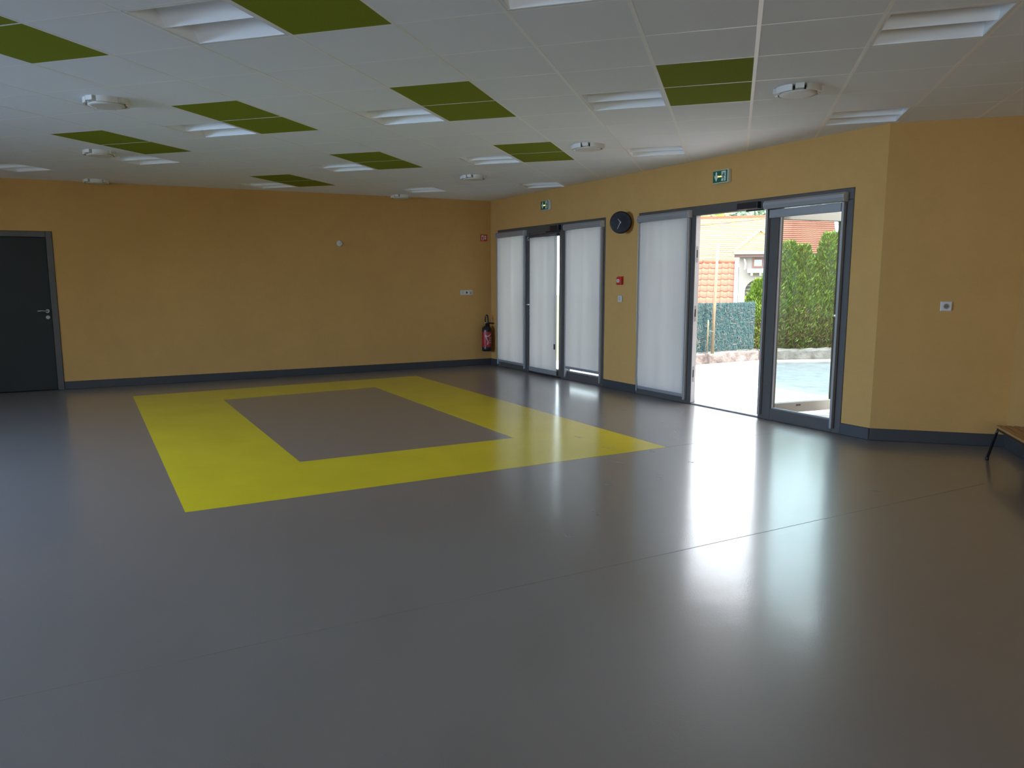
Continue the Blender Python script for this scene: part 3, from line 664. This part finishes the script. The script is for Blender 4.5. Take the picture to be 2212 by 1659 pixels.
# brushwood fence: backing screen plus woven twigs
M_teal = mat('teal_brushwood', (.030, .090, .095), .8, noise=(30, .45))
M_teal2 = mat('teal_twig_pale', (.060, .125, .128), .8, noise=(25, .45)); M_teal3 = mat('straw_twig', (.26, .23, .20), .85, noise=(20, .3))
fn = thing('brushwood_fence', 'teal artificial brushwood fence on the low wall beyond the doorway', 'fence', FA)
fmat = FA
def fence_pts(i): return PTS[i]
bk = MB(); FH = 1.03
for i in range(1):
    a, b = PTS[i] - FA, PTS[i + 1] - FA; d = (b - a).normalized(); n = Vector((-d.y, d.x, 0))
    hh = FH if i == 0 else 1.0
    bk.prism([(p.x, p.y) for p in (a + n * .15, b + n * .15, b + n * .18, a + n * .18)], .184, hh, lambda u, v, q: (u, v, q))
bk.build('backing_screen', M_teal, fn)
rnd = random.Random(3)
for nm, m, cnt in (('woven_twigs', M_teal2, 7000), ('straw_twigs', M_teal3, 800)):
    tw = MB()
    for _ in range(cnt):
        i = 0; a, b = PTS[i] - FA, PTS[i + 1] - FA; L = (b - a).length; d = (b - a) / L; n = Vector((-d.y, d.x, 0))
        u = rnd.uniform(0, L); z = rnd.uniform(.17, FH); ang = rnd.choice((0, 0, 90, 90, 90)) + rnd.gauss(0, 13); ln = rnd.uniform(.03, .10); wd = rnd.uniform(.003, .006)
        t = d * math.cos(R(ang)) + Vector((0, 0, math.sin(R(ang)))); p = a + d * u + n * (.15 - rnd.uniform(.004, .03)) + Vector((0, 0, z)); q = t.cross(n).normalized() * wd / 2
        e0, e1 = p - t * ln / 2, p + t * ln / 2; o_ = -n * rnd.uniform(.004, .012)
        if min(e0.z, e1.z) < .15 or max(e0.z, e1.z) > FH + .045: continue
        mid = (e0 + e1) / 2 + o_
        tw.add([e0 - q, e0 + q, mid + q, mid - q, e1 + q, e1 - q], [(0, 1, 2, 3), (3, 2, 4, 5)])
    stuff(tw.build(nm, m, fn, fix=False))
M_stake = mat('pale_wood_stake', (.28, .23, .15), .8, noise=(10, .2, (6, 6, 1)))
st = thing('fence_stake', 'tall pale wooden stake standing in front of the teal fence', 'stake', FA + (FM - FA) * .565 + Vector((.06, -.06, .0)))
MB().tube([(0, 0, .175), (.005, .0, 1.0), (.03, .01, 2.03)], [.029, .027, .022], 10).build('stake_pole', M_stake, st)
MB().tube([(-.09, 0, .19), (-.085, 0, .75)], .012, 8).build('side_batten', M_stake, st)
MB().tube([(-.09, 0, .55), (0, -.03, .56), (.03, 0, .56)], .004, 6).build('tie_wire', M_alu, st)

# conifers behind the low wall
M_con = mat('thuja_green', (.10, .19, .02), .8, noise=(5, .6)); M_con2 = mat('thuja_tip', (.26, .36, .05), .8, noise=(7, .45)); M_con3 = mat('thuja_reflection_brown', (.24, .16, .08), .85, noise=(7, .4)); M_con_in = mat('thuja_inner', (.03, .05, .012), .9)  # brown fronds low down imitate the brown reflections in the door glass
M_bark = mat('bark', (.14, .09, .06), .9)
def conifer(x, y, z0, h, rad, n, label, seed):
    t = thing('conifer', label, 'tree', (x, y, z0), 0, 'conifer hedge beyond the yard'); rr = random.Random(seed)
    MB().tube([(0, 0, 0), (0, 0, h * .5), (.01, .0, h * .85)], [.045, .035, .012], 8).build('trunk', M_bark, t)
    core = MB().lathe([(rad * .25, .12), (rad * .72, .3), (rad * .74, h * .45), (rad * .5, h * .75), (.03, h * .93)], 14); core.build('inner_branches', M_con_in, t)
    for nm, m, k, zlo, zhi in (('foliage', M_con, 1.15, 0, 1), ('foliage_tips', M_con2, .7, .05, 1.02), ('foliage_reflection_brown', M_con3, .35, 0, .45)):
        mb = MB()
        for _ in range(int(n * k * 1.6)):
            q = zlo + (zhi - zlo) * rr.random() ** .9; z = h * q; R_ = rad * min(1, .62 + q * 1.6) * max(.06, 1 - max(0, q - .5) / .56) ** .7; a = rr.uniform(0, 6.283)
            lump = .86 + .14 * math.sin(a * 5 + z * 7) * math.sin(z * 11 + a * 2)
            r_ = R_ * lump * rr.uniform(.80, 1.04); d = Vector((math.cos(a), math.sin(a), 0)); p = d * r_ + Vector((0, 0, z * .97 + .02))
            up = (d * rr.uniform(.2, .7) + Vector((0, 0, rr.uniform(.5, 1.0))) + Vector((-d.y, d.x, 0)) * rr.uniform(-.7, .7)).normalized()
            ln = rr.uniform(.035, .10); sd_ = up.cross(d + Vector((rr.uniform(-.6, .6), rr.uniform(-.6, .6), rr.uniform(-.4, .4)))).normalized() * ln * rr.uniform(.10, .17)
            b_ = p + up * ln * .5 + d * .008
            mb.add([p, b_ + sd_, p + up * ln, b_ - sd_], [(0, 1, 2, 3)])
        stuff(mb.build(nm, m, t, fix=False))
def at_y(px, py, Y):
    # world point on the plane y=Y seen at pixel (px, py): used once to lay out distances
    d = cf + cr * ((px - 1106 + 37.45) / 1665.2) - cu * ((py - 829.5 - 19.19) / 1665.2); c = Vector((-0.070, -5.0765, 1.4433))
    return c + d * ((Y - c.y) / d.y)
CON = [(1643, 606, 10.05, .34, 2600, 'lush green conifer beside the teal fence, seen through the open doorway'), (1674, 560, 10.45, .42, 2000, 'conifer right behind the door mullion, first of the hedge'),
       (1706, 523, 10.65, .44, 2000, 'second conifer of the hedge behind the right pane'), (1738, 530, 10.75, .40, 2000, 'middle conifer of the hedge behind the right pane'),
       (1768, 556, 10.9, .40, 1600, 'lower conifer of the hedge, before the tallest ones'), (1793, 503, 11.0, .42, 1900, 'tall conifer right of the lower one in the hedge'),
       (1822, 498, 11.3, .46, 1900, 'rightmost conifer of the hedge in view, at the pane edge'), (1856, 505, 11.6, .46, 900, 'conifer hidden behind the right door jamb')]
for k, (px, py, Y, rad, n, lab) in enumerate(CON):
    p = at_y(px, py, Y); conifer(p.x, p.y, .10 if k == 0 else ZG, p.z - (.10 if k == 0 else ZG), rad, n, lab, 20 + k)
# ground under the hedge roots is the yard; teal screen behind the hedge
hs_ = tag(MB().prism([(p.x, p.y) for p in (FM + Vector((.3, 2.6, 0)), FC + Vector((0, 1.9, 0)), FC + Vector((0, 1.94, 0)), FM + Vector((.3, 2.64, 0)))], ZG, 1.95, lambda u, v, q: (u, v, q)).build('hedge_screen', M_teal), 'tall teal privacy screen behind the conifer hedge', 'screen')

# garden shed roof with individual tiles
M_tilered = mat('terracotta_tile', (.30, .10, .06), .75, noise=(7, .14)); M_barge = mat('white_bargeboard', (.6, .6, .62), .6)
sh_x1 = at_y(1594, 568, 24).x; sh = thing('garden_shed', 'small shed with red pantile roof just behind the teal fence', 'shed', (sh_x1, 24, 0))
pit = R(35); cp, sp = math.cos(pit), math.sin(pit); ZR = 1.98; TW = .225; GA = .345; NR, NC = 9, 15
Mroof = Matrix(((1, 0, 0, 0), (0, -cp, sp, 0), (0, -sp, -cp, 0), (0, 0, 0, 1)))    # local (x, down-slope, -out) -> shed frame
def roof_pt(x, u, o): return Vector((x, -u * cp - o * sp * -1 * -1, ZR - u * sp + o * cp))
tile = MB(); nx = 10; vs = []; fs = []
for j, (u, o) in enumerate(((0, 0), (GA + .03, .028), (GA + .03, .008))):
    for i in range(nx + 1):
        x = TW * i / nx; wv = .026 * math.sin(2 * math.pi * i / nx) * (1 if i < nx / 2 else .35)
        vs.append(roof_pt(x, u, o + wv + .05) - Vector((0, 0, ZR)))
for j in range(2):
    for i in range(nx): fs.append((j * (nx + 1) + i, j * (nx + 1) + i + 1, (j + 1) * (nx + 1) + i + 1, (j + 1) * (nx + 1) + i))
tile.add(vs, fs, True); me_tile = tile.mesh('roof_tile', M_tilered)
for r in range(NR):
    for c in range(NC):
        o = link('roof_tile', me_tile, sh, roof_pt(-(c + 1) * TW - .10 + rnd.uniform(-.004, .004), r * GA, rnd.uniform(-.003, .003)))
deck = MB(); deck.add([roof_pt(x, u, o) for x in (-NC * TW - .1, -.05) for u in (-.02, NR * GA) for o in (-.05, .02)], [(0, 1, 3, 2), (4, 6, 7, 5), (0, 4, 5, 1), (2, 3, 7, 6), (0, 2, 6, 4), (1, 5, 7, 3)]); deck.build('roof_deck', M_bark, sh)
for k in range(6):
    x0 = -.10 - k * .56; MB().tube([(x0, 0, ZR + .06), (x0 - .06, 0, ZR + .07), (x0 - .56, 0, ZR + .055)], [.105, .10, .085], 12).build('ridge_tile', M_tilered, sh)
bg = MB(); bg.add([roof_pt(x, u, o) for x in (-.10, .02) for u in (-.12, NR * GA + .05) for o in (.0, .16)], [(0, 1, 3, 2), (4, 6, 7, 5), (0, 4, 5, 1), (2, 3, 7, 6), (0, 2, 6, 4), (1, 5, 7, 3)]); bg.build('bargeboard', M_barge, sh)
M_render = mat('grey_render', (.29, .27, .26), .9, noise=(12, .12, (10, 10, 1)))
MB().box(-NC * TW, -.02, -NR * GA * cp + .25, NR * GA * cp, -1.5, ZR - NR * GA * sp - .02).build('shed_wall', M_render, sh)
MB().prism([(-NR * GA * cp + .1, ZR - NR * GA * sp - .02), (0, ZR - .08), (NR * GA * cp, ZR - NR * GA * sp - .02)], -.05, -.02, lambda u, v, d: (d, u, v)).build('gable', M_render, sh)

# big house far behind
M_roof2 = mat('sunlit_yellow_tile', (.34, .29, .145), .8, noise=(.35, .16)); M_roof3 = mat('hip_roof_tile', (.36, .26, .13), .8, noise=(.5, .2)); M_roofred = mat('red_roof_tile', (.30, .10, .06), .8, noise=(.6, .2))  # yellow of the left roof: overexposed sunlight put into the tile colour
M_gut = mat('gutter_brown', (.12, .07, .07), .6); M_win = mat('house_window_frame', (.20, .09, .06), .6); M_pane = mat('house_pane', (.25, .40, .50), .15)
ho = thing('house', 'large house with pale tiled roof and grey wall far behind the fence', 'house', (0, 62, 0))
def roof_rows(x0, x1, y_e, z_e, y_r, z_r, rows, m, name, tri=None, waves=.32):
    """lapped tile rows from eave to ridge; tri narrows the width to a point"""
    mb = MB(); L = math.hypot(y_r - y_e, z_r - z_e); du = Vector((0, (y_r - y_e) / L, (z_r - z_e) / L)); no = Vector((0, -du.z, du.y))
    for r in range(rows):
        for side in (0,):
            u0, u1 = L * r / rows, L * (r + 1) / rows
            def xr(u):
                if tri is None: return x0, x1
                k = u / L; return x0 + (tri - x0) * k, x1 + (tri - x1) * k
            vs = []; n = max(2, int((x1 - x0) / waves * 4)); fs = []
            for u, o in ((u0 - .02, .0), (u0 - .02, .075), (u1, .01)):
                a, b = xr(max(0, u))
                for i in range(n + 1):
                    x = a + (b - a) * i / n; wv = .010 * math.sin(i * math.pi / 2)
                    p = Vector((x, y_e - 62, z_e)) + du * u + no * (o + (wv if o else 0)); vs.append(p)
            for j in range(2):
                for i in range(n): fs.append((j * (n + 1) + i, j * (n + 1) + i + 1, (j + 1) * (n + 1) + i + 1, (j + 1) * (n + 1) + i))
            mb.add(vs, fs)
    return stuff(mb.build(name, m, ho, fix=False))
a0, a1 = at_y(1450, 577, 62), at_y(1607, 574, 62); rl, rr_ = at_y(1450, 474, 68), at_y(1664, 469, 68); rr2 = at_y(1795, 466, 68)
roof_rows(a0.x, 3.2, 62, a0.z + .1, 68, rl.z, 24, M_roof2, 'roof_left')
roof_rows(3.2, at_y(1810, 520, 65).x, 62, a0.z + .1, 68, rl.z, 24, M_roofred, 'roof_right')
xe = at_y(1810, 520, 65).x
MB().box(a0.x, xe, 67.8 - 62, 68.2 - 62, rl.z - .05, rl.z + .16).build('ridge', M_roofred, ho)
MB().tube([(xe, -.1, a0.z + .1), (xe, 6, rl.z + .05)], .16, 6).build('verge', mat('verge_blue', (.45, .62, .74), .6), ho)
MB().box(a0.x + .3, xe - .3, 1.0, 11, -1.5, a0.z).build('main_wall', M_render, ho)
MB().box(a0.x, xe - .02, 8, 13, a0.z, a0.z + .1).build('rear_eave', M_gut, ho)
# hipped front wing
e0, e1, apx = at_y(1585, 547, 58), at_y(1712, 545, 58), at_y(1643, 500, 62.5)
roof_rows(e0.x, e1.x, 58, e0.z, 62.5, apx.z, 12, M_roof3, 'hip_roof', tri=apx.x)
MB().prism([(e0.x, e0.z), (apx.x, apx.z)] + [(apx.x, apx.z - .1), (e0.x + .1, e0.z - .1)], -4, 2, lambda u, v, d: (u, d if v < e0.z + .01 else .5 + d * .2, v)).build('hip_side', M_roofred, ho) if False else None
for p in (e0, e1): MB().tube([(p.x, -4.0, e0.z + .10), (apx.x, .5, apx.z + .12)], .13, 8).build('hip_ridge_tile', M_roof3, ho)
MB().tube([(e0.x, -4.12, e0.z), (e1.x, -4.12, e0.z)], .11, 8).build('gutter', M_alu2, ho)
MB().box(e0.x + .05, e1.x - .05, -4.05, -3.2, e0.z - .32, e0.z - .05).build('eave_soffit', M_gut, ho)
wx0, wx1 = e0.x + .45, e1.x - .4
aw = MB()                                                    # wing wall front with an arched opening
ac, ar, az = at_y(1646, 625, 58.5), 1.25, at_y(1646, 628, 58.5).z
arc = [(ac.x + ar * math.cos(q), az + 1.0 * ar * .75 * math.sin(q)) for q in [k * math.pi / 12 for k in range(13)]]
top = e0.z - .3
aw.prism([(wx0, -1.5), (ac.x - ar, -1.5)] + list(reversed(arc))[0:7] + [(ac.x, top), (wx0, top)], -3.5, -3.2, lambda u, v, d: (u, d, v))
aw.prism([(ac.x, top)] + list(reversed(arc))[6:] + [(ac.x + ar, -1.5), (wx1, -1.5), (wx1, top)], -3.5, -3.2, lambda u, v, d: (u, d, v))
aw.box(wx0, wx0 + .3, -3.2, 2, -1.5, top); aw.box(wx1 - .3, wx1, -3.2, 2, -1.5, top)
aw.build('wing_wall', M_render, ho)
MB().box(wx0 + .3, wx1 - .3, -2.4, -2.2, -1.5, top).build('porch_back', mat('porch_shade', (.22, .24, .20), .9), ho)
for k in range(4): MB().box(ac.x - ar, ac.x + ar, -3.0, -2.95, az - .5 + k * .28, az - .42 + k * .28).build('porch_rail', M_render, ho)
wa, wb = at_y(1626, 558, 58.5), at_y(1656, 578, 58.5)
wf = MB().box(wa.x, wb.x, -3.60, -3.48, wb.z, wa.z).build('window', M_win, ho)
MB().box(wa.x + .12, wa.x + .68, -3.64, -3.601, wb.z + .12, wa.z - .12).build('pane', M_pane, wf); MB().box(wa.x + .80, wb.x - .1, -3.64, -3.601, wb.z + .12, wa.z - .12).build('pane', M_pane, wf)
la, lb_ = at_y(1615, 581, 58), at_y(1660, 589, 58)
sg = MB().box(la.x, lb_.x + .5, -4.1, -3.5, lb_.z, la.z).build('balcony_ledge', M_barge, ho)
for px in (1624, 1643): q = at_y(px, 590, 58); MB().box(q.x - .08, q.x + .08, -4.0, -3.5, lb_.z - .22, lb_.z).build('ledge_bracket', M_barge, ho)
q = at_y(1608, 560, 58.6); MB().tube([(q.x, -3.7, q.z + .05), (q.x + .1, -3.75, q.z - .35), (q.x + .05, -3.8, q.z - .8)], .07, 6).build('downpipe', M_barge, ho)

# trees behind the roof, overhead cable, neighbour's brown wall
def tree(px, py, Y, rad, label, m, seed, n=900):
    p = at_y(px, py, Y); rr = random.Random(seed); t = thing('distant_tree', label, 'tree', (p.x, p.y, -1.5), 0, 'trees behind the house'); h = p.z + 1.5
    MB().tube([(0, 0, 0), (.1, 0, h * .6), (0, .1, h * .9)], [.4, .3, .1], 8).build('trunk', M_bark, t)
    mb = MB()
    for _ in range(n):
        d = Vector((rr.gauss(0, 1), rr.gauss(0, 1), rr.gauss(0, 1))).normalized() * rad * rr.uniform(.35, 1); d.z *= .8; p = d + Vector((0, 0, h - rad * .6))
        u = Vector((rr.gauss(0, 1), rr.gauss(0, 1), rr.gauss(0, 1))).normalized() * rr.uniform(.2, .45); v = u.orthogonal().normalized() * rr.uniform(.15, .3)
        mb.add([p - u, p + v, p + u, p - v], [(0, 1, 2, 3)])
    stuff(mb.build('crown', m, t, fix=False))
M_tr1 = mat('leaf_yellow_green', (.33, .42, .10), .8, noise=(.6, .3)); M_tr2 = mat('leaf_grey_green', (.16, .25, .16), .8, noise=(.6, .3))
tree(1535, 452, 84, 2.4, 'yellow-green treetop above the left end of the far roof', M_tr1, 1)
tree(1580, 449, 91, 2.6, 'grey-green treetop above the middle of the far roof', M_tr2, 2, 700); tree(1637, 446, 98, 2.8, 'grey-green treetop at the right of the doorway above the far roof', M_tr2, 3, 700)
tree(1800, 440, 90, 3.5, 'dark green treetop above the right pane', M_tr2, 4, 1200); tree(1740, 466, 97, 2.0, 'small treetop behind the roof, right of the mullion', M_tr2, 5, 500)
c0, c1 = at_y(1300, 502, 20), at_y(1960, 431, 20)
ol = thing('overhead_line', 'thin reddish overhead cable crossing in front of the far roof', 'cable', (c0.x, c0.y, -1.5))
MB().tube([tuple(c0 + (c1 - c0) * k / 8 + Vector((0, 0, -.12 * (1 - (k / 4 - 1) ** 2))) - Vector((c0.x, c0.y, -1.5))) for k in range(9)], .011, 6).build('overhead_cable', mat('cable_red_brown', (.25, .07, .06), .6), ol)
for c in (c0, c1): MB().tube([(c.x - c0.x, c.y - c0.y, 0), (c.x - c0.x, c.y - c0.y, c.z + 1.7)], [.11, .08], 10).build('line_pole', M_bark, ol)
bw = thing('neighbour_wall', 'brown rendered building front mirrored in the open door leaf', 'wall', (5.2, -2.0, ZG))
MB().box(0, .25, 0, 11.0, 0, 3.5).build('wall_panel', M_brown, bw)
M_pil = mat('pinkish_pilaster', (.50, .33, .26), .85, noise=(2, .1))
for k in range(8): MB().box(-.14, 0, .25 + k * 1.35, .70 + k * 1.35, 0, 3.4).build('pilaster', M_pil, bw)
for k in (0, 2, 4, 6): MB().box(-.06, 0, .85 + k * 1.35, 1.4 + k * 1.35, .3, 2.4).build('shutter', M_teal2, bw)
